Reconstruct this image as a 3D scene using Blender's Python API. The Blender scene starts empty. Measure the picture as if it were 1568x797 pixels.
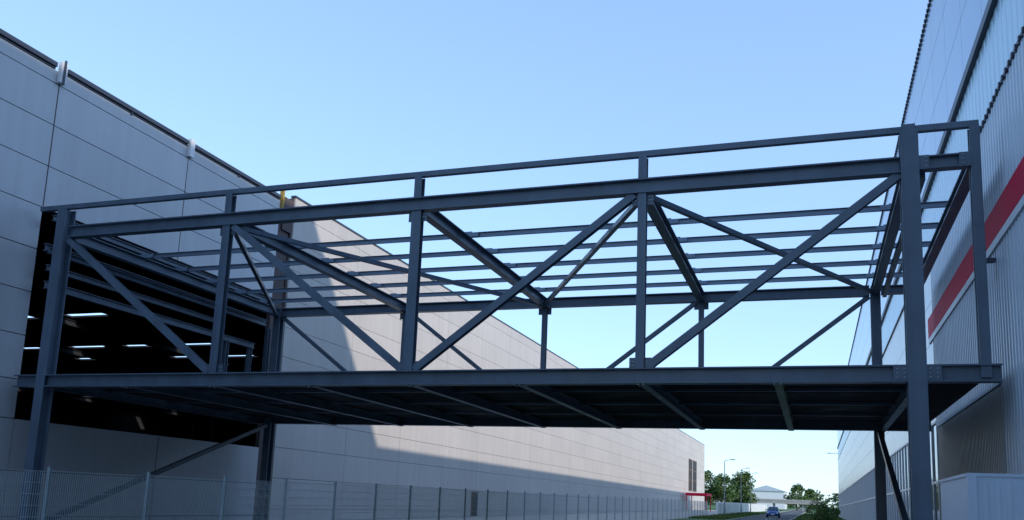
import bpy, bmesh, math, random
from mathutils import Vector, Matrix
random.seed(7)
sc=bpy.context.scene
def gz(y): return -1.75+0.006*y

# ------------------------------------------------------------------ materials
def mat(name,col,rough=.5,metal=0.,noise=.0,nscale=3.,bump=0.,bscale=20.,island=0.,spec=.5,stretch=None,streak=0.):
    m=bpy.data.materials.new(name); m.use_nodes=True
    nt=m.node_tree; N=nt.nodes; L=nt.links; b=N['Principled BSDF']
    b.inputs['Base Color'].default_value=(*col,1); b.inputs['Roughness'].default_value=rough
    b.inputs['Metallic'].default_value=metal
    b.inputs['Specular IOR Level'].default_value=spec
    tc=N.new('ShaderNodeTexCoord'); mp=N.new('ShaderNodeMapping'); L.new(tc.outputs['Object'],mp.inputs[0])
    if stretch: mp.inputs['Scale'].default_value=stretch
    if noise>0 or island>0:
        n=N.new('ShaderNodeTexNoise'); n.inputs['Scale'].default_value=nscale; n.inputs['Detail'].default_value=6
        L.new(mp.outputs[0],n.inputs['Vector'])
        mr=N.new('ShaderNodeMapRange'); mr.inputs['From Min'].default_value=.25; mr.inputs['From Max'].default_value=.75
        mr.inputs['To Min'].default_value=1-noise; mr.inputs['To Max'].default_value=1+noise
        L.new(n.outputs['Fac'],mr.inputs['Value'])
        last=mr.outputs[0]
        def mul(a,bb):
            mu=N.new('ShaderNodeMath'); mu.operation='MULTIPLY'; L.new(a,mu.inputs[0]); L.new(bb,mu.inputs[1]); return mu.outputs[0]
        if island>0:
            g=N.new('ShaderNodeNewGeometry'); m2=N.new('ShaderNodeMapRange')
            m2.inputs['To Min'].default_value=1-island; m2.inputs['To Max'].default_value=1+island
            L.new(g.outputs['Random Per Island'],m2.inputs['Value'])
            last=mul(last,m2.outputs[0])
        if streak>0:
            mp2=N.new('ShaderNodeMapping'); L.new(tc.outputs['Object'],mp2.inputs[0]); mp2.inputs['Scale'].default_value=(2.2,2.2,.12)
            n3=N.new('ShaderNodeTexNoise'); n3.inputs['Scale'].default_value=1.; n3.inputs['Detail'].default_value=5; L.new(mp2.outputs[0],n3.inputs['Vector'])
            m3=N.new('ShaderNodeMapRange'); m3.inputs['From Min'].default_value=.3; m3.inputs['From Max'].default_value=.7
            m3.inputs['To Min'].default_value=1-streak; m3.inputs['To Max'].default_value=1+streak*.4
            L.new(n3.outputs['Fac'],m3.inputs['Value']); last=mul(last,m3.outputs[0])
        vm=N.new('ShaderNodeVectorMath'); vm.operation='SCALE'; vm.inputs[0].default_value=col
        L.new(last,vm.inputs['Scale']); L.new(vm.outputs[0],b.inputs['Base Color'])
        rr=N.new('ShaderNodeMath'); rr.operation='MULTIPLY'; rr.inputs[1].default_value=rough; L.new(mr.outputs[0],rr.inputs[0]); L.new(rr.outputs[0],b.inputs['Roughness'])
    if bump>0:
        n2=N.new('ShaderNodeTexNoise'); n2.inputs['Scale'].default_value=bscale; n2.inputs['Detail'].default_value=5
        L.new(mp.outputs[0],n2.inputs['Vector'])
        bp=N.new('ShaderNodeBump'); bp.inputs['Strength'].default_value=bump; bp.inputs['Distance'].default_value=.02
        L.new(n2.outputs['Fac'],bp.inputs['Height']); L.new(bp.outputs[0],b.inputs['Normal'])
    return m
M={}
M['steel']=mat('painted_steel',(.098,.135,.182),.38,0,.18,1.3,.12,30,streak=.2)
M['steel2']=mat('galvanised_purlin_steel',(.19,.24,.31),.4,.2,.15,2)
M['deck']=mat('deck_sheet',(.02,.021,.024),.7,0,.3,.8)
M['green']=mat('green_primer_steel',(.12,.20,.06),.5,0,.2,2)
M['bolt']=mat('zinc_bolt',(.32,.35,.38),.45,.5)
M['panelN']=mat('cladding_panel_silver',(.50,.51,.53),.42,.12,.05,.25,.05,3,.035,streak=.06)
M['panelF']=mat('cladding_panel_cream',(.54,.505,.475),.6,.0,.06,.2,.05,3,.03,streak=.06)
M['joint']=mat('joint_gasket',(.10,.075,.075),.8)
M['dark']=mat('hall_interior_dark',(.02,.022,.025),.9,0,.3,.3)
M['coping']=mat('coping_dark_blue',(.045,.055,.08),.45)
M['white']=mat('white_paint',(.75,.76,.78),.4,0,.05,3)
M['yellow']=mat('ochre_timber',(.40,.26,.05),.7,0,.2,4)
M['corr']=mat('corrugated_white_steel',(.55,.60,.66),.42,.15,.06,.6,streak=.05)
M['corrlow']=mat('corrugated_grey_beige_steel',(.40,.38,.37),.5,.1,.08,.6)
M['glassU']=mat('facade_blue_glass',(.25,.36,.50),.15,.5,.08,.3,island=.05)
M['poly']=mat('translucent_cyan_glazing',(.50,.68,.78),.22,.1,.08,.7)
M['red']=mat('red_stripe_enamel',(.68,.012,.055),.6,0,.05,1,spec=.12)
M['panelR']=mat('smooth_pale_cladding',(.52,.50,.49),.25,.2,.05,.3,0,1,.03)
M['win']=mat('window_glass',(.06,.09,.13),.06,.4,.1,.5)
M['windark']=mat('dark_window_glass',(.02,.022,.03),.5,0,.1,.5,spec=.2)
M['frame']=mat('window_frame_white',(.7,.72,.74),.4)
M['brown']=mat('brown_frame',(.16,.10,.07),.6)
M['fence']=mat('galvanised_fence_wire',(.60,.64,.66),.45,.3,.1,3)
M['fpost']=mat('galvanised_fence_post',(.30,.36,.38),.45,.3,.15,3)
M['asph']=mat('asphalt',(.07,.07,.072),.9,0,.25,.5,.4,40)
M['conc']=mat('concrete',(.38,.37,.35),.85,0,.15,.7,.2,20)
M['paint']=mat('road_paint',(.75,.75,.72),.7)
M['bark']=mat('bark',(.09,.065,.045),.9,0,.3,4)
M['roof']=mat('roof_membrane',(.25,.25,.26),.8,0,.1,.2)
M['cabin']=mat('site_cabin_paint',(.55,.62,.70),.45,0,.06,1.2,streak=.08)
M['carblue']=mat('car_paint_blue',(.03,.10,.28),.25,.3)
M['tyre']=mat('tyre_rubber',(.02,.02,.02),.9)
M['lamp']=mat('lens_clear',(.8,.8,.8),.15)
M['chrome']=mat('alloy',(.5,.5,.52),.3,.9)
def leafmat(name,c1,c2):
    m=bpy.data.materials.new(name); m.use_nodes=True; nt=m.node_tree; N=nt.nodes; L=nt.links; b=N['Principled BSDF']
    g=N.new('ShaderNodeNewGeometry'); r=N.new('ShaderNodeValToRGB'); r.color_ramp.elements[0].color=(*c1,1); r.color_ramp.elements[1].color=(*c2,1)
    L.new(g.outputs['Random Per Island'],r.inputs[0]); L.new(r.outputs[0],b.inputs['Base Color']); b.inputs['Roughness'].default_value=.6
    return m
M['leaf']=leafmat('foliage',(.03,.07,.015),(.12,.20,.04))
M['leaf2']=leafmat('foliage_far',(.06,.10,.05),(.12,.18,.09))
M['grass']=mat('grass',(.06,.13,.025),.9,0,.35,.4,.6,30)

# ------------------------------------------------------------------ helpers
def empty(name,loc=(0,0,0)):
    o=bpy.data.objects.new(name,None); sc.collection.objects.link(o); o.location=loc; return o
def finish(bm,name,m,parent=None,smooth=False):
    bmesh.ops.recalc_face_normals(bm,faces=bm.faces[:])
    me=bpy.data.meshes.new(name); bm.to_mesh(me); bm.free()
    mats=m if isinstance(m,(list,tuple)) else [m]
    for k in mats: me.materials.append(M[k])
    if smooth:
        for p in me.polygons: p.use_smooth=True
    o=bpy.data.objects.new(name,me); sc.collection.objects.link(o)
    if parent: o.parent=parent
    return o
def box(bm,x0,x1,y0,y1,z0,z1,mi=0):
    v=[bm.verts.new((x,y,z)) for z in (z0,z1) for y in (y0,y1) for x in (x0,x1)]
    for f in ((0,2,3,1),(4,5,7,6),(0,1,5,4),(2,6,7,3),(0,4,6,2),(1,3,7,5)):
        fc=bm.faces.new([v[i] for i in f]); fc.material_index=mi
def section(kind,w,h,t):
    a,b=w/2,h/2
    if kind=='I': 
        tw=t*.7
        return [(-a,-b),(a,-b),(a,-b+t),(tw/2,-b+t),(tw/2,b-t),(a,b-t),(a,b),(-a,b),(-a,b-t),(-tw/2,b-t),(-tw/2,-b+t),(-a,-b+t)]
    if kind=='C':
        return [(-a,-b),(a,-b),(a,-b+t),(-a+t,-b+t),(-a+t,b-t),(a,b-t),(a,b),(-a,b)]
    return [(-a,-b),(a,-b),(a,b),(-a,b)]
def beam(bm,p0,p1,kind='I',w=.2,h=.2,t=.02,up=(0,0,1),mi=0):
    p0=Vector(p0);p1=Vector(p1);d=(p1-p0).normalized();u=Vector(up)
    s=d.cross(u)
    if s.length<1e-4: s=d.cross(Vector((0,1,0)))
    s.normalize(); u=s.cross(d).normalized()
    pts=section(kind,w,h,t)
    A=[bm.verts.new(p0+s*a+u*b) for a,b in pts];B=[bm.verts.new(p1+s*a+u*b) for a,b in pts]
    n=len(pts)
    for i in range(n):
        f=bm.faces.new((A[i],A[(i+1)%n],B[(i+1)%n],B[i])); f.material_index=mi
    bm.faces.new(A[::-1]).material_index=mi; bm.faces.new(B).material_index=mi
def cyl(bm,p0,p1,r0,r1=None,n=10,mi=0):
    if r1 is None:r1=r0
    p0=Vector(p0);p1=Vector(p1);d=(p1-p0).normalized()
    s=d.cross(Vector((0,0,1)))
    if s.length<1e-3: s=Vector((1,0,0))
    s.normalize();u=s.cross(d)
    A=[];B=[]
    for i in range(n):
        a=2*math.pi*i/n; q=s*math.cos(a)+u*math.sin(a)
        A.append(bm.verts.new(p0+q*r0));B.append(bm.verts.new(p1+q*r1))
    for i in range(n): bm.faces.new((A[i],A[(i+1)%n],B[(i+1)%n],B[i])).material_index=mi
    bm.faces.new(A[::-1]).material_index=mi;bm.faces.new(B).material_index=mi

# ------------------------------------------------------------------ bridge
X=[-23.588,-17.017,-10.566,-4.118,2.234,3.636]
YF,YR=21.53,34.07
ZR,ZT,ZBT,ZB=9.097,8.395,3.395,3.0
br=empty('steel_truss_bridge')
bm=bmesh.new()
hc=.39; 
for Y,xl in ((YF,-23.3),(YR,-23.45)):
    beam(bm,(xl,Y,ZT-hc/2),(X[4]-.2,Y,ZT-hc/2),'I',.3,hc,.035)
    beam(bm,(X[4]+.2,Y,ZT-.18),(X[5]-.12,Y,ZT-.18),'I',.28,.32,.03)
beam(bm,(-24.75,YF-.02,(ZB+ZBT)/2),(X[4]-.2,YF-.02,(ZB+ZBT)/2),'I',.34,.395,.035)
beam(bm,(X[4]+.2,YF-.02,(ZB+ZBT)/2),(3.95,YF-.02,(ZB+ZBT)/2),'I',.34,.395,.035)
beam(bm,(-24.75,YR,(ZB+ZBT)/2),(3.95,YR,(ZB+ZBT)/2),'I',.30,.39,.035)
finish(bm,'chords','steel',br)
bm=bmesh.new()
beam(bm,(-24.7,YF,ZR),(X[5]+.11,YF,ZR),'B',.15,.15)
for i in (1,2,3): beam(bm,(X[i],YF,ZT+.002),(X[i],YF,ZR-.077),'I',.22,.24,.02,up=(0,1,0))
finish(bm,'parapet_rail','steel',br)
bm=bmesh.new()
for x,Y,top,w,h in ((X[0],YF,ZR-.077,.36,.42),(X[4],YF-.03,ZR-.077,.40,.40),(X[0]+.0,YR,ZT-.05,.34,.36),(X[4],YR,ZT-.05,.34,.36)):
    beam(bm,(x,Y,gz(Y)-.1),(x,Y,top),'I',w,h,.035,up=(0,1,0))
    box(bm,x-.32,x+.32,Y-.32,Y+.32,gz(Y),gz(Y)+.04)
beam(bm,(X[4],YF-.03,ZR-.073),(X[4],YF-.03,ZR+.085),'I',.30,.30,.03,up=(0,1,0))
beam(bm,(X[5],YF,ZB+.1),(X[5],YF,ZR-.078),'I',.22,.26,.025,up=(0,1,0))
beam(bm,(X[5],YR,ZB+.4),(X[5],YR,ZT),'I',.22,.26,.025,up=(0,1,0))
finish(bm,'columns','steel',br)
bm=bmesh.new()
zt=ZT-hc-.002; zb=ZBT+.002
for i,w in ((1,.26),(2,.29),(3,.22)):
    beam(bm,(X[i],YF,zb),(X[i],YF,zt),'I',w,.22,.022,up=(0,1,0))
    beam(bm,(X[i],YR,zb),(X[i],YR,zt),'I',.2,.2,.02,up=(0,1,0))
def diag(xa,xb,Y,w=.19,h=.19,k='I'):
    s=1 if xb>xa else -1
    beam(bm,(xa+s*.22,Y,zt-.02),(xb-s*.18,Y,zb+.03),k,w,h,.02,up=(0,1,0))
for a,b in ((0,1),(1,2),(3,2),(4,3)):
    diag(X[a],X[b],YF,.2,.19); diag(X[a],X[b],YR,.16,.16)
finish(bm,'web_members','steel',br)
bm=bmesh.new()
for i in range(6):
    h=.36 if i<5 else .28
    z=ZT-.03-h/2
    beam(bm,(X[i],YF+.16,z),(X[i],YR-.16,z),'I',.28,h,.03)
for (a,b) in ((1,0),(1,2),(3,2),(3,4)):
    p=Vector((X[a],YF+.2,ZT-.34)); q=Vector((X[b],YR-.2,ZT-.34)); d=(q-p).normalized()
    beam(bm,p+d*.25,q-d*.25,'B',.14,.14)
beam(bm,(X[4]+.3,YF+.2,ZT-.4),(X[4]+.3,YR-.2,ZT-.4),'B',.14,.2)
finish(bm,'transverse_beams','steel',br)
bm=bmesh.new()
PY=[25.3,27.2,29.1,31.0,32.8]
for y in PY:
    beam(bm,(-23.5,y,ZT+.06),(X[5],y,ZT+.06),'C',.07,.17,.012)
    for x in X[:5]:
        box(bm,x-.16,x+.16,y-.055,y-.037,ZT-.02,ZT+.17)
        box(bm,x-.38,x+.38,y-.07,y-.056,ZT-.01,ZT+.13)
finish(bm,'roof_purlins','steel2',br)
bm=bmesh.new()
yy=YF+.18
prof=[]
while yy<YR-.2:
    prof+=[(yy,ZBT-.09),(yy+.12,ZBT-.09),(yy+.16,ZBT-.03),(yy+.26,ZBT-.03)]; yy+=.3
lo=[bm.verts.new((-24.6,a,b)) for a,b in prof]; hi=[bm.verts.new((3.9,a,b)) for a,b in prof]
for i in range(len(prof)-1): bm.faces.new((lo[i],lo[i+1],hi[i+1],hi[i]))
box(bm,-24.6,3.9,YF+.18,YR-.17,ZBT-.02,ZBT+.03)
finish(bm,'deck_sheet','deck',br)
bm=bmesh.new()
RX=[-24.0,-20.25,-16.95,-13.69,-10.48,-7.34,-4.07,2.35]
for x in RX: beam(bm,(x,YF+.16,ZB+.16),(x,YR+.14,ZB+.12),'I',.2,.30,.022)
for y in (24.6,27.8,31.0):
    for a,b in zip(RX[:-1],RX[1:]): beam(bm,(a+.02,y,ZB+.25),(b-.02,y,ZB+.25),'I',.08,.08,.012)
finish(bm,'deck_beams','steel',br)
bm=bmesh.new(); beam(bm,(-.80,YF+.16,ZB+.16),(-.80,YR+.14,ZB+.12),'I',.2,.30,.022); finish(bm,'primed_deck_beam','green',br)
bm=bmesh.new()
beam(bm,(X[0],YR-.3,ZB-.1),(X[0],YF+.3,gz(YF)+.2),'B',.16,.16)
beam(bm,(X[4],YR-.3,ZB-.1),(X[4],YF+.3,gz(YF)+.2),'B',.16,.16)
beam(bm,(-24.75,YF+.35,ZT-.5),(-24.75,YR+.6,ZT-.5),'I',.2,.25,.02)
finish(bm,'column_braces','steel',br)
bm=bmesh.new()
xa=-24.5
for z,h,y1 in ((7.75,.22,34.3),(7.15,.2,31.0),(6.55,.26,33.6),(8.9,.2,35.0)):
    beam(bm,(xa,YF+.3,z),(xa,y1,z),'I',.16,h,.02)
for y,z1 in ((22.35,7.6),(30.9,6.9),(33.3,6.4),(34.6,7.6),(31.6,6.4)):
    beam(bm,(xa,y,ZBT),(xa,y,z1),'I',.2,.2,.02,up=(0,1,0))
beam(bm,(xa,33.3,5.2),(xa,35.2,5.2),'B',.1,.12)
finish(bm,'portal_frame','steel',br)
bm=bmesh.new()
for Y in (YF,YR):
    for i in (1,2,3):
        for s,zc in ((1,zt-.16),(-1,zb+.14)):
            box(bm,X[i]-.28,X[i]+.28,Y-.008,Y+.008,zc-.14,zc+.14)
box(bm,X[4]+.2,X[4]+.5,YF-.2,YF-.185,ZB+.04,ZBT-.04); box(bm,X[4]-.5,X[4]-.2,YF-.2,YF-.185,ZB+.04,ZBT-.04)
box(bm,X[4]+.2,X[4]+.42,YF-.17,YF-.155,ZT-.36,ZT-.02)
box(bm,X[5]-.35,X[5]-.1,YF-.17,YF-.155,ZT-.36,ZT-.02)
finish(bm,'gusset_plates','steel',br)
bm=bmesh.new()
def bolt(x,y,z,r=.022): cyl(bm,(x,y+.03,z),(x,y-.035,z),r,n=6)
for s in (1,-1):
    for dx in (.27,.42):
        for z in (ZB+.1,ZB+.2,ZB+.3): bolt(X[4]+s*dx,YF-.2,z,.017)
for z in (ZT-.3,ZT-.19,ZT-.08): bolt(X[4]+.35,YF-.17,z,.017); bolt(X[5]-.27,YF-.17,z,.017)
for x in RX+[-.8]:
    for dx in (-.07,.07):
        for dy in (.10,-.10): cyl(bm,(x+dx,YF+dy-.02,ZB-.035),(x+dx,YF+dy-.02,ZB+.0),.032,n=6)
        cyl(bm,(x+dx,YR-.1,ZB-.035),(x+dx,YR-.1,ZB+.0),.032,n=6)
for i in (1,2,3):
    for dx in (-.25,-.18,.18,.25):
        for dz in (.08,.18): bolt(X[i]+dx,YF,zb+dz,.018); bolt(X[i]+dx,YF,zt-dz,.018)
finish(bm,'bolts','bolt',br)

# ------------------------------------------------------------------ left hall
XW=-25.0
hall=empty('factory_hall_grey')
def panels(bm,y0,y1,zs,xw,dy,thick=.08,gap=.022,skip=None):
    y=y0
    ys=[];
    while y<y1-.01: ys.append((y,min(y+dy,y1))); y+=dy
    for a,b in ys:
        for z0,z1 in zip(zs[:-1],zs[1:]):
            if skip and skip(a,b,z0,z1): continue
            box(bm,xw-thick,xw,a+gap/2,b-gap/2,z0+gap/2,z1-gap/2)
zsN=[-3.,-1.2,.3,2.0,3.3,4.8,6.3,7.8,9.3,10.8,12.3,13.8,14.28]
OY0,OY1,OZ0,OZ1=21.78,35.5,2.0,9.3
bm=bmesh.new()
y_start=21.8-6.8*9
panels(bm,y_start,21.8,zsN,XW,6.8,gap=.03)
panels(bm,21.8,35.4,zsN,XW,6.8,gap=.03,skip=lambda a,b,c,d:c>=OZ0-.01 and d<=OZ1+.01)
finish(bm,'wall_panels','panelN',hall)
bm=bmesh.new()
bx0,bx1=XW-.30,XW-.085
box(bm,bx0,bx1,y_start,OY0,-3,14.2); box(bm,bx0,bx1,OY0,OY1,-3,OZ0-.03); box(bm,bx0,bx1,OY0,OY1,OZ1+.03,14.2); box(bm,bx0,bx1,OY1,36.4,-3,14.2)
for y in [21.8-6.8*k for k in range(9)]: box(bm,XW-.084,XW+.004,y-.022,y+.022,-3 if y<21 else 9.35,14.25)
box(bm,XW-.084,XW+.004,28.58,28.62,9.35,14.25); box(bm,XW-.084,XW+.004,28.58,28.62,-3,1.95)
finish(bm,'wall_backing','joint',hall)
bm=bmesh.new()
for a,b in ((y_start,21.55),(22.05,28.45),(28.8,35.3)):
    box(bm,XW-.35,XW+.10,a,b,14.36,14.52); box(bm,XW-.30,XW+.02,a,b,14.285,14.35)
for y in [y_start+k*3.4 for k in range(22)]:
    if y<35.3: box(bm,XW+.005,XW+.06,y-.03,y+.03,14.22,14.355)
finish(bm,'roof_coping','coping',hall)
bm=bmesh.new()
for y in (21.8,28.62): box(bm,XW+.01,XW+.16,y-.13,y+.13,13.85,14.62)
for y in (21.8,): box(bm,XW+.165,XW+.2,y-.04,y+.04,13.8,14.7,1)
finish(bm,'joint_covers',['white','coping'],hall)
bm=bmesh.new(); box(bm,XW-.1,XW+.10,35.45,35.58,13.7,14.9); finish(bm,'timber_post','yellow',hall)
bm=bmesh.new(); box(bm,XW+.005,XW+.03,35.7,36.5,12.9,14.6); 
for z in (3.,6.,9.,12.): box(bm,XW+.005,XW+.03,35.5,36.4,z,z+.04)
finish(bm,'flashing','joint',hall)
bm=bmesh.new()
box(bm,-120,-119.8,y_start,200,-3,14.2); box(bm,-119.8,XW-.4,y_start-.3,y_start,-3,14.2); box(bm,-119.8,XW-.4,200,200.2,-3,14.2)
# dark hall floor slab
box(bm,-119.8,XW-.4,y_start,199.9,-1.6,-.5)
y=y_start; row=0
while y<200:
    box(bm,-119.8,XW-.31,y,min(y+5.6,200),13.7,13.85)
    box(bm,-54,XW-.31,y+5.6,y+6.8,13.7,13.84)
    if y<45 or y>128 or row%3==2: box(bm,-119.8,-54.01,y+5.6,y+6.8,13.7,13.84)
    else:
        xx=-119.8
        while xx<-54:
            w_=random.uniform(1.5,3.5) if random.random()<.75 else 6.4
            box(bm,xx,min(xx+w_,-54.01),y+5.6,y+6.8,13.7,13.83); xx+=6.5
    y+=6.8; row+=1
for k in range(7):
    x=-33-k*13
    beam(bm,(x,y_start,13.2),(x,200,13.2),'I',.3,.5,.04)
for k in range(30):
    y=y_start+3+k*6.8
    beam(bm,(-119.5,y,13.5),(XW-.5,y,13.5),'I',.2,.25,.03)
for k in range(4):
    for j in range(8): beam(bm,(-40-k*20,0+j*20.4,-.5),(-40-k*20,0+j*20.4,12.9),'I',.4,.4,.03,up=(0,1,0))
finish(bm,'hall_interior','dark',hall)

far=empty('warehouse_long_cream')
bm=bmesh.new()
zsF=[-3.,-.9,.6,2.1,3.6,5.1,6.6,8.1,9.6,11.1,12.6,14.1,14.85]
YE=214.
wy=[(186,190.5),(192.5,198)]
panels(bm,36.6,YE,zsF,XW+.05,6.8)
finish(bm,'wall_panels','panelF',far)
bm=bmesh.new()
box(bm,XW-.25,XW-.035,36.5,YE-.02,-3,14.8); box(bm,-121,XW-.26,YE-.3,YE,-3,14.8); box(bm,-121,-120.1,36,YE,-3,14.8)
finish(bm,'wall_backing','joint',far)
bm=bmesh.new(); box(bm,XW-.2,XW+.09,36.55,YE+.03,14.86,14.96); finish(bm,'roof_coping','coping',far)
bm=bmesh.new()
for a,b in wy:
    for z0,z1 in ((3.6,5.6),(5.8,7.7),(7.9,9.9)):
        box(bm,XW+.055,XW+.1,a,b,z0,z1,0)
    box(bm,XW+.06,XW+.16,a-.2,a,3.4,10.1,1); box(bm,XW+.06,XW+.16,b,b+.2,3.4,10.1,1)
    box(bm,XW+.06,XW+.15,(a+b)/2-.1,(a+b)/2+.1,3.4,10.1,1)
    for z in (3.4,5.6,7.7,9.9): box(bm,XW+.06,XW+.155,a,b,z,z+.2,1)
box(bm,XW+.055,XW+.1,63,64.3,-2,.5,1)
box(bm,XW+.105,XW+.12,63.2,64.1,-2,.35,0)
finish(bm,'windows_and_door',['windark','brown'],far)

# ------------------------------------------------------------------ right building
XR=4.2; YN=-80.; YM=34.6; YRE=176.
rb=empty('production_building_white')
def corr(bm,x,y0,y1,z0,z1,per=.3,dep=.03,mi=0):
    y=y0; prof=[]
    while y<y1:
        prof+= [(x,y),(x,y+per*.38),(x+dep,y+per*.5),(x+dep,y+per*.88)]; y+=per
    prof.append((x,y))
    lo=[bm.verts.new((a,b,z0)) for a,b in prof]; hi=[bm.verts.new((a,b,z1)) for a,b in prof]
    for i in range(len(prof)-1): bm.faces.new((lo[i],lo[i+1],hi[i+1],hi[i])).material_index=mi
bm=bmesh.new(); corr(bm,XR,-10,22.9,-3,6.60); corr(bm,XR,-10,YM,7.38,9.85); corr(bm,XR,22.9,YM,3.2,6.60)
finish(bm,'corrugated_cladding','corr',rb)
bm=bmesh.new(); corr(bm,XR+.01,22.95,YM,-3,3.15,.22); finish(bm,'corrugated_plinth','corrlow',rb)
bm=bmesh.new(); corr(bm,XR+.02,-10,YRE,9.98,11.95,.5,.012); finish(bm,'translucent_glazing','poly',rb)
bm=bmesh.new(); box(bm,XR-.05,XR+.02,-10,YM+1,6.62,7.36); finish(bm,'red_stripe','red',rb)
bm=bmesh.new(); box(bm,XR-.045,XR+.02,-10,YM+1,6.42,6.615); finish(bm,'white_trim_stripe','frame',rb)
bm=bmesh.new(); panels(bm,YM+.02,YRE,[3.45,4.9,6.4,7.9,9.85],XR+.08,6.0,gap=.02); finish(bm,'smooth_panels','panelR',rb)
bm=bmesh.new(); panels(bm,-10,YRE,[12.25,14.2,16.2,18.2],XR+.08,3.0,gap=.02); finish(bm,'upper_glass','glassU',rb)
bm=bmesh.new()
box(bm,XR-.10,XR+.1,-10,YRE,11.97,12.22)
box(bm,XR-.02,XR+.1,-10,YRE,9.86,9.97)
box(bm,XR-.02,XR+.3,-10,YRE,18.2,18.30)
y=10.
while y<120:
    box(bm,XR-.07,XR-.025,y,y+.13,18.18,18.28); y+=.36
y=10.
while y<70:
    box(bm,XR-.06,XR-.025,y,y+.1,9.83,9.93); y+=.35
finish(bm,'gutters_and_brackets','coping',rb)
bm=bmesh.new()
box(bm,XR+.15,XR+.3,-10,YM,-3,18.19,0)
box(bm,XR+.15,XR+.3,YM,YRE,3.42,18.19,0)
box(bm,XR+.15,XR+.3,YM,YRE,-3,gz(YM)+.5,0)
box(bm,XR+.3,50,-80,YRE,17.9,18.18,0)
box(bm,XR+.15,50,YRE,YRE+.3,-3,18.18,0)
box(bm,14,14.3,-80,22.4,18.2,35,0); box(bm,14.3,50,22.1,22.4,18.2,35,0); box(bm,14.3,50,-80,22.1,34.7,35,0)  # unseen setback block, added to shade the bridge and shadow the left wall
box(bm,XR+.15,XR+.3,-80,-10,-3,18.19,0)
finish(bm,'structure_roof_and_shadow_block','roof',rb)
bm=bmesh.new()
y=YM
while y<YRE:
    box(bm,XR+.02,XR+.1,y+.06,min(y+1.5,YRE)-.06,gz(YM)+.5,3.35,0)
    box(bm,XR-.03,XR+.12,y-.06,y+.06,gz(YM)+.3,3.40,1)
    y+=1.5
box(bm,XR-.04,XR+.13,YM,YRE,3.36,3.44,1); box(bm,XR-.025,XR+.13,YM,YRE,1.2,1.3,1)
finish(bm,'ribbon_windows',['win','frame'],rb)
bm=bmesh.new()
box(bm,XR-.35,XR-.02,22.8,22.95,6.1,6.2); box(bm,XR-.4,XR-.25,22.75,23.0,5.85,6.1)
finish(bm,'wall_light','coping',rb)
bm=bmesh.new()
cyl(bm,(XR+.05,YRE-1,11.0),(XR-1.2,YRE-1,11.1),.05); box(bm,XR-1.9,XR-1.2,YRE-1.15,YRE-.85,11.02,11.16)
finish(bm,'bracket_light','frame',rb)

cb=empty('site_cabin')
bm=bmesh.new(); g0=gz(14)
box(bm,2.08,4.1,14,17,g0+.1,.60)
box(bm,2.06,4.12,13.98,17.02,.60,.645)
for x in (2.06,4.0): box(bm,x,x+.12,13.97,14.1,g0,.6)
for k in range(12): box(bm,2.25+k*.15,2.32+k*.15,13.985,14.0,g0+.2,.5)
finish(bm,'cabin_body','cabin',cb)

# ------------------------------------------------------------------ fence
fe=empty('mesh_fence')
XF=-13.0; FH=1.86
bm=bmesh.new(); bw=bmesh.new()
ys=[2.2+2.5*k for k in range(46)]
for k,y in enumerate(ys):
    g=gz(y)
    box(bm,XF-.03,XF+.03,y-.02,y+.02,g-.2,g+FH+.06)
    box(bm,XF-.034,XF+.034,y-.024,y+.024,g+FH+.06,g+FH+.075)
    if k==len(ys)-1: break
    y2=ys[k+1]-.03; y1=y+.03
    for j in range(10):
        z=g+.06+j*.2
        for dx in (-.0075,.0075): box(bw,XF+.04+dx-.0035,XF+.04+dx+.0035,y1,y2,z,z+.007)
    n=50 if y<45 else 25
    for j in range(n+1):
        yy=y1+(y2-y1)*j/n
        box(bw,XF+.0375,XF+.0425,yy-.003,yy+.003,g+.03,g+FH)
finish(bm,'posts','fpost',fe); finish(bw,'wire_panels','fence',fe)

# ------------------------------------------------------------------ ground
def sheet(name,m,x0,x1,y0,y1,dz,n=1):
    bm=bmesh.new()
    v=[bm.verts.new((x,y,gz(y)+dz)) for x,y in ((x0,y0),(x1,y0),(x1,y1),(x0,y1))]
    bm.faces.new(v); return finish(bm,name,m)
sheet('ground','grass',-2500,2500,-300,4000,0)
sheet('road','asph',-8.2,-2.8,-200,900,.008)
sheet('yard_pavement','conc',-24.9,-13.2,-60,214,.004)
sheet('footpath','conc',-1.9,4.1,-80,85,.004)
bm=bmesh.new()
for x in (-8.35,-2.8):
    v=[(x,-100),(x+.15,-100),(x+.15,600),(x,600)]
    lo=[bm.verts.new((a,b,gz(b)-.1)) for a,b in v]; hi=[bm.verts.new((a,b,gz(b)+.12)) for a,b in v]
    bm.faces.new(hi)
    for i in range(4): bm.faces.new((lo[i],lo[(i+1)%4],hi[(i+1)%4],hi[i]))
finish(bm,'kerb','conc')
bm=bmesh.new()
for k in range(60):
    y=k*9.
    v=[bm.verts.new((a,b,gz(b)+.012)) for a,b in ((-5.56,y),(-5.44,y),(-5.44,y+3),(-5.56,y+3))]; bm.faces.new(v)
finish(bm,'road_marking','paint')
bm=bmesh.new()
for k in range(9000):
    y=random.uniform(95,190); x=random.choice([random.uniform(-12.9,-8.45),random.uniform(-2.5,3.8)]); g=gz(y); h=random.uniform(.08,.35)
    a=random.uniform(0,3.14); dx=math.cos(a)*.08; dy=math.sin(a)*.08
    bm.faces.new([bm.verts.new(p) for p in ((x-dx,y-dy,g),(x+dx,y+dy,g),(x+dx*.2+.05,y,g+h))])
finish(bm,'grass_tufts','leaf')

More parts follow.
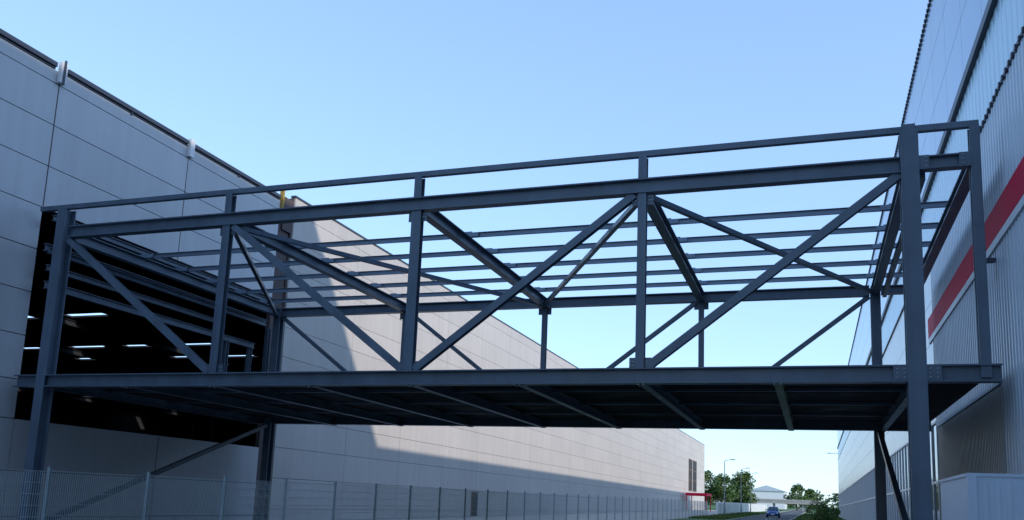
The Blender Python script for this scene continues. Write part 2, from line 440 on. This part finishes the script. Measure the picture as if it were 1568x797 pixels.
bm=bmesh.new()
y=128.
while y<262:
    b=min(y+4,262); box(bm,-13.25,-13.05,y+.1,b-.1,gz(y)-.3,gz(y)+1.75); box(bm,-13.3,-13.0,y-.1,y+.1,gz(y)-.3,gz(y)+1.9); y+=4
finish(bm,'boundary_wall','white')

cn=empty('red_canopy')
bm=bmesh.new(); g=gz(180)
box(bm,-24.2,-20.,176,184,g+3.0,g+3.5)
for x in (-24,-20.2):
    for y in (176.3,183.7): box(bm,x-.08,x+.08,y-.08,y+.08,g,g+3)
finish(bm,'canopy','red',cn)

for y in (130,160,184):
    x=-12.3; g=gz(y); s=empty('street_lamp')
    bm=bmesh.new(); cyl(bm,(x,y,g),(x,y,g+7.8),.09,.05,8); cyl(bm,(x,y,g+7.8),(x+.9,y,g+8.0),.04,.035,6); cyl(bm,(x,y,g),(x,y,g+1),.12,.12,8)
    box(bm,x+.8,x+1.5,y-.12,y+.12,g+7.95,g+8.07)
    finish(bm,'pole_and_head','fpost',s)

# ------------------------------------------------------------------ trees
def blob(bm,c,r,n,ls,sq=.8):
    for _ in range(n):
        v=Vector((random.gauss(0,1),random.gauss(0,1),random.gauss(0,1))).normalized()
        rr=r*random.uniform(.55,1.05)
        p=Vector(c)+Vector((v.x*rr,v.y*rr,v.z*rr*sq))
        a=Vector((random.gauss(0,1),random.gauss(0,1),random.gauss(0,1))).normalized(); b=a.orthogonal().normalized(); cc=a.cross(b)
        s=ls*random.uniform(.6,1.4)
        bm.faces.new([bm.verts.new(q) for q in (p-b*s,p-cc*s*.6,p+b*s,p+cc*s*.6)])
def tree(name,x,y,h,w,n=44,per=80,ls=.28,lm='leaf'):
    g=gz(y); t=empty(name)
    bm=bmesh.new(); cyl(bm,(x,y,g-.1),(x,y,g+h*.45),.05*h/2,.02*h,8)
    tips=[]
    for k in range(n):
        a=random.uniform(0,6.28); zz=random.uniform(.18,.95); rad=w*math.sin(min(1,(1.08-zz)*1.6)*1.5)*random.uniform(.25,1)
        p=Vector((x+math.cos(a)*rad,y+math.sin(a)*rad,g+h*zz)); tips.append(p)
        if k<10: cyl(bm,(x,y,g+h*random.uniform(.15,.42)),p,.012*h,.004*h,5)
    finish(bm,'trunk',"bark",t)
    bm=bmesh.new()
    for p in tips: blob(bm,p,w*random.uniform(.22,.42),per,ls)
    finish(bm,'crown',lm,t)
tree('deciduous_tree',-29,250,10.4,5.); tree('deciduous_tree',-24,246,9.2,4.2); tree('deciduous_tree',-19.,256,10.4,4.2); tree('deciduous_tree',-21.5,262,8.4,4.)
tree('deciduous_tree',-6.5,350,9.8,4.0); tree('deciduous_tree',-2.0,372,8.4,3.5)
bm=bmesh.new()
for k in range(200):
    x=random.uniform(-190,120); y=random.uniform(580,640); blob(bm,(x,y,gz(y)+random.uniform(2,8.5)),random.uniform(3,5.5),60,1.0,.8)
finish(bm,'distant_trees','leaf2')
bm=bmesh.new()
for k in range(40):
    a=random.uniform(0,6.28); r=random.uniform(0,1.5); blob(bm,(.75+math.cos(a)*r,98+math.sin(a)*r*1.5,gz(98)+random.uniform(.3,2.3)*(1-.2*r)),random.uniform(.35,.7),130,.075)
finish(bm,'roadside_bush','leaf')

sh=empty('white_shed')
bm=bmesh.new(); g=gz(420)
box(bm,-29,-13,420,450,g-2,g+8.0)
finish(bm,'walls','white',sh)
bm=bmesh.new()
v=[bm.verts.new(p) for p in ((-29.5,419.5,g+8.01),(-12.5,419.5,g+8.01),(-21,419.5,g+10.6),(-29.5,450,g+8.01),(-12.5,450,g+8.01),(-21,450,g+10.6))]
for f in ((0,1,2),(3,5,4),(0,2,5,3),(1,4,5,2),(0,3,4,1)): bm.faces.new([v[i] for i in f])
finish(bm,'roof','cabin',sh)
ob=empty('road_overpass')
bm=bmesh.new(); box(bm,-40,2,330,334,2.6,3.5); box(bm,-40,2,329.9,330.0,3.5,4.1)
for x in (-34,-24,-14,-4): box(bm,x-.4,x+.4,331,333,gz(331)-1,2.6)
finish(bm,'deck_and_piers','conc',ob)

# ------------------------------------------------------------------ car
car=empty('blue_car',(-5.6,130,gz(130)+.012))
def loft(bm,secs,mi=0):
    R=[[bm.verts.new((x,y,z)) for x,z in pts] for y,pts in secs]
    n=len(R[0])
    for a,b in zip(R[:-1],R[1:]):
        for i in range(n): bm.faces.new((a[i],a[(i+1)%n],b[(i+1)%n],b[i])).material_index=mi
    bm.faces.new(R[0][::-1]).material_index=mi; bm.faces.new(R[-1]).material_index=mi
def ring(w,z0,z1,e=.12):
    return [(-w+e,z0),(w-e,z0),(w,z0+e),(w,z1-e),(w-e*1.3,z1),(-w+e*1.3,z1),(-w,z1-e),(-w,z0+e)]
bm=bmesh.new()
loft(bm,[(-2.1,ring(.70,.28,.62)),(-1.95,ring(.84,.22,.78)),(-1.2,ring(.89,.2,.92)),(-.6,ring(.9,.2,.98)),(1.3,ring(.9,.2,1.0)),(1.9,ring(.86,.22,.98)),(2.05,ring(.76,.3,.9))])
finish(bm,'body','carblue',car,True)
bm=bmesh.new()
loft(bm,[(-.85,ring(.74,.93,.98,.02)),(-.15,ring(.66,.93,1.44,.09)),(.9,ring(.66,.93,1.47,.09)),(1.75,ring(.72,.93,1.05,.03))])
finish(bm,'glasshouse','win',car,True)
bm=bmesh.new(); loft(bm,[(-.15,ring(.62,1.43,1.475,.02)),(.4,ring(.63,1.45,1.5,.02)),(1.0,ring(.62,1.44,1.48,.02))]); finish(bm,'roof','carblue',car)
bm=bmesh.new()
for x in (-.9,.72):
    for y in (-1.3,1.3): cyl(bm,(x,y,.32),(x+.18,y,.32),.32,n=18); cyl(bm,(x-.01,y,.32),(x+.19,y,.32),.19,n=12,mi=1)
finish(bm,'wheels',['tyre','chrome'],car)
bm=bmesh.new()
for s in (-1,1): box(bm,s*.62-.13,s*.62+.13,-2.08,-1.9,.58,.72,0)
box(bm,-.42,.42,-2.12,-2.0,.36,.52,1); box(bm,-.26,.26,-2.14,-2.1,.4,.5,0)
for s in (-1,1): box(bm,s*.98-.1,s*.98+.1,-.75,-.6,.95,1.08,1)
finish(bm,'lights_grille_mirrors',['lamp','tyre'],car)

# ------------------------------------------------------------------ light
K=Vector((-1,.41,-.53)).normalized()
sun=bpy.data.lights.new('sun','SUN'); sun.energy=3.0; sun.angle=math.radians(.5); sun.color=(1,.90,.78)
so=bpy.data.objects.new('sun',sun); sc.collection.objects.link(so); so.rotation_euler=K.to_track_quat('-Z','Y').to_euler(); so.location=(60,-30,60)
w=bpy.data.worlds.new('World'); sc.world=w; w.use_nodes=True; nt=w.node_tree
bg=nt.nodes['Background']; sky=nt.nodes.new('ShaderNodeTexSky'); sky.sky_type='NISHITA'; sky.sun_disc=False
sky.sun_elevation=math.asin(-K.z); sky.sun_rotation=math.atan2(-K.x,-K.y); sky.air_density=1.0; sky.dust_density=.4; sky.ozone_density=3.0; sky.altitude=200
gm=nt.nodes.new('ShaderNodeGamma'); gm.inputs[1].default_value=.54
vm=nt.nodes.new('ShaderNodeVectorMath'); vm.operation='MULTIPLY'; vm.inputs[1].default_value=(2.6,3.2,3.95)
nt.links.new(sky.outputs[0],gm.inputs[0]); nt.links.new(gm.outputs[0],vm.inputs[0]); nt.links.new(vm.outputs[0],bg.inputs[0]); bg.inputs[1].default_value=.15
sc.view_settings.view_transform='Standard'; sc.view_settings.look='None'; sc.view_settings.exposure=0

# ------------------------------------------------------------------ camera
yaw,pit,rol,f=-.3375,.1650,.0406,1331.45
F=Vector((math.sin(yaw)*math.cos(pit),math.cos(yaw)*math.cos(pit),math.sin(pit)))
r=Vector((math.cos(yaw),-math.sin(yaw),0)); u=r.cross(F)
c,s=math.cos(rol),math.sin(rol)
r2=r*c+u*s; u2=u*c-r*s
cam=bpy.data.cameras.new('camera'); co=bpy.data.objects.new('camera',cam); sc.collection.objects.link(co)
m=Matrix.Identity(4)
for i in range(3): m[i][0]=r2[i]; m[i][1]=u2[i]; m[i][2]=-F[i]
co.matrix_world=m
cam.sensor_width=36; cam.lens=f/1568*36; cam.shift_y=145.6/1568; cam.clip_start=.1; cam.clip_end=6000
sc.camera=co
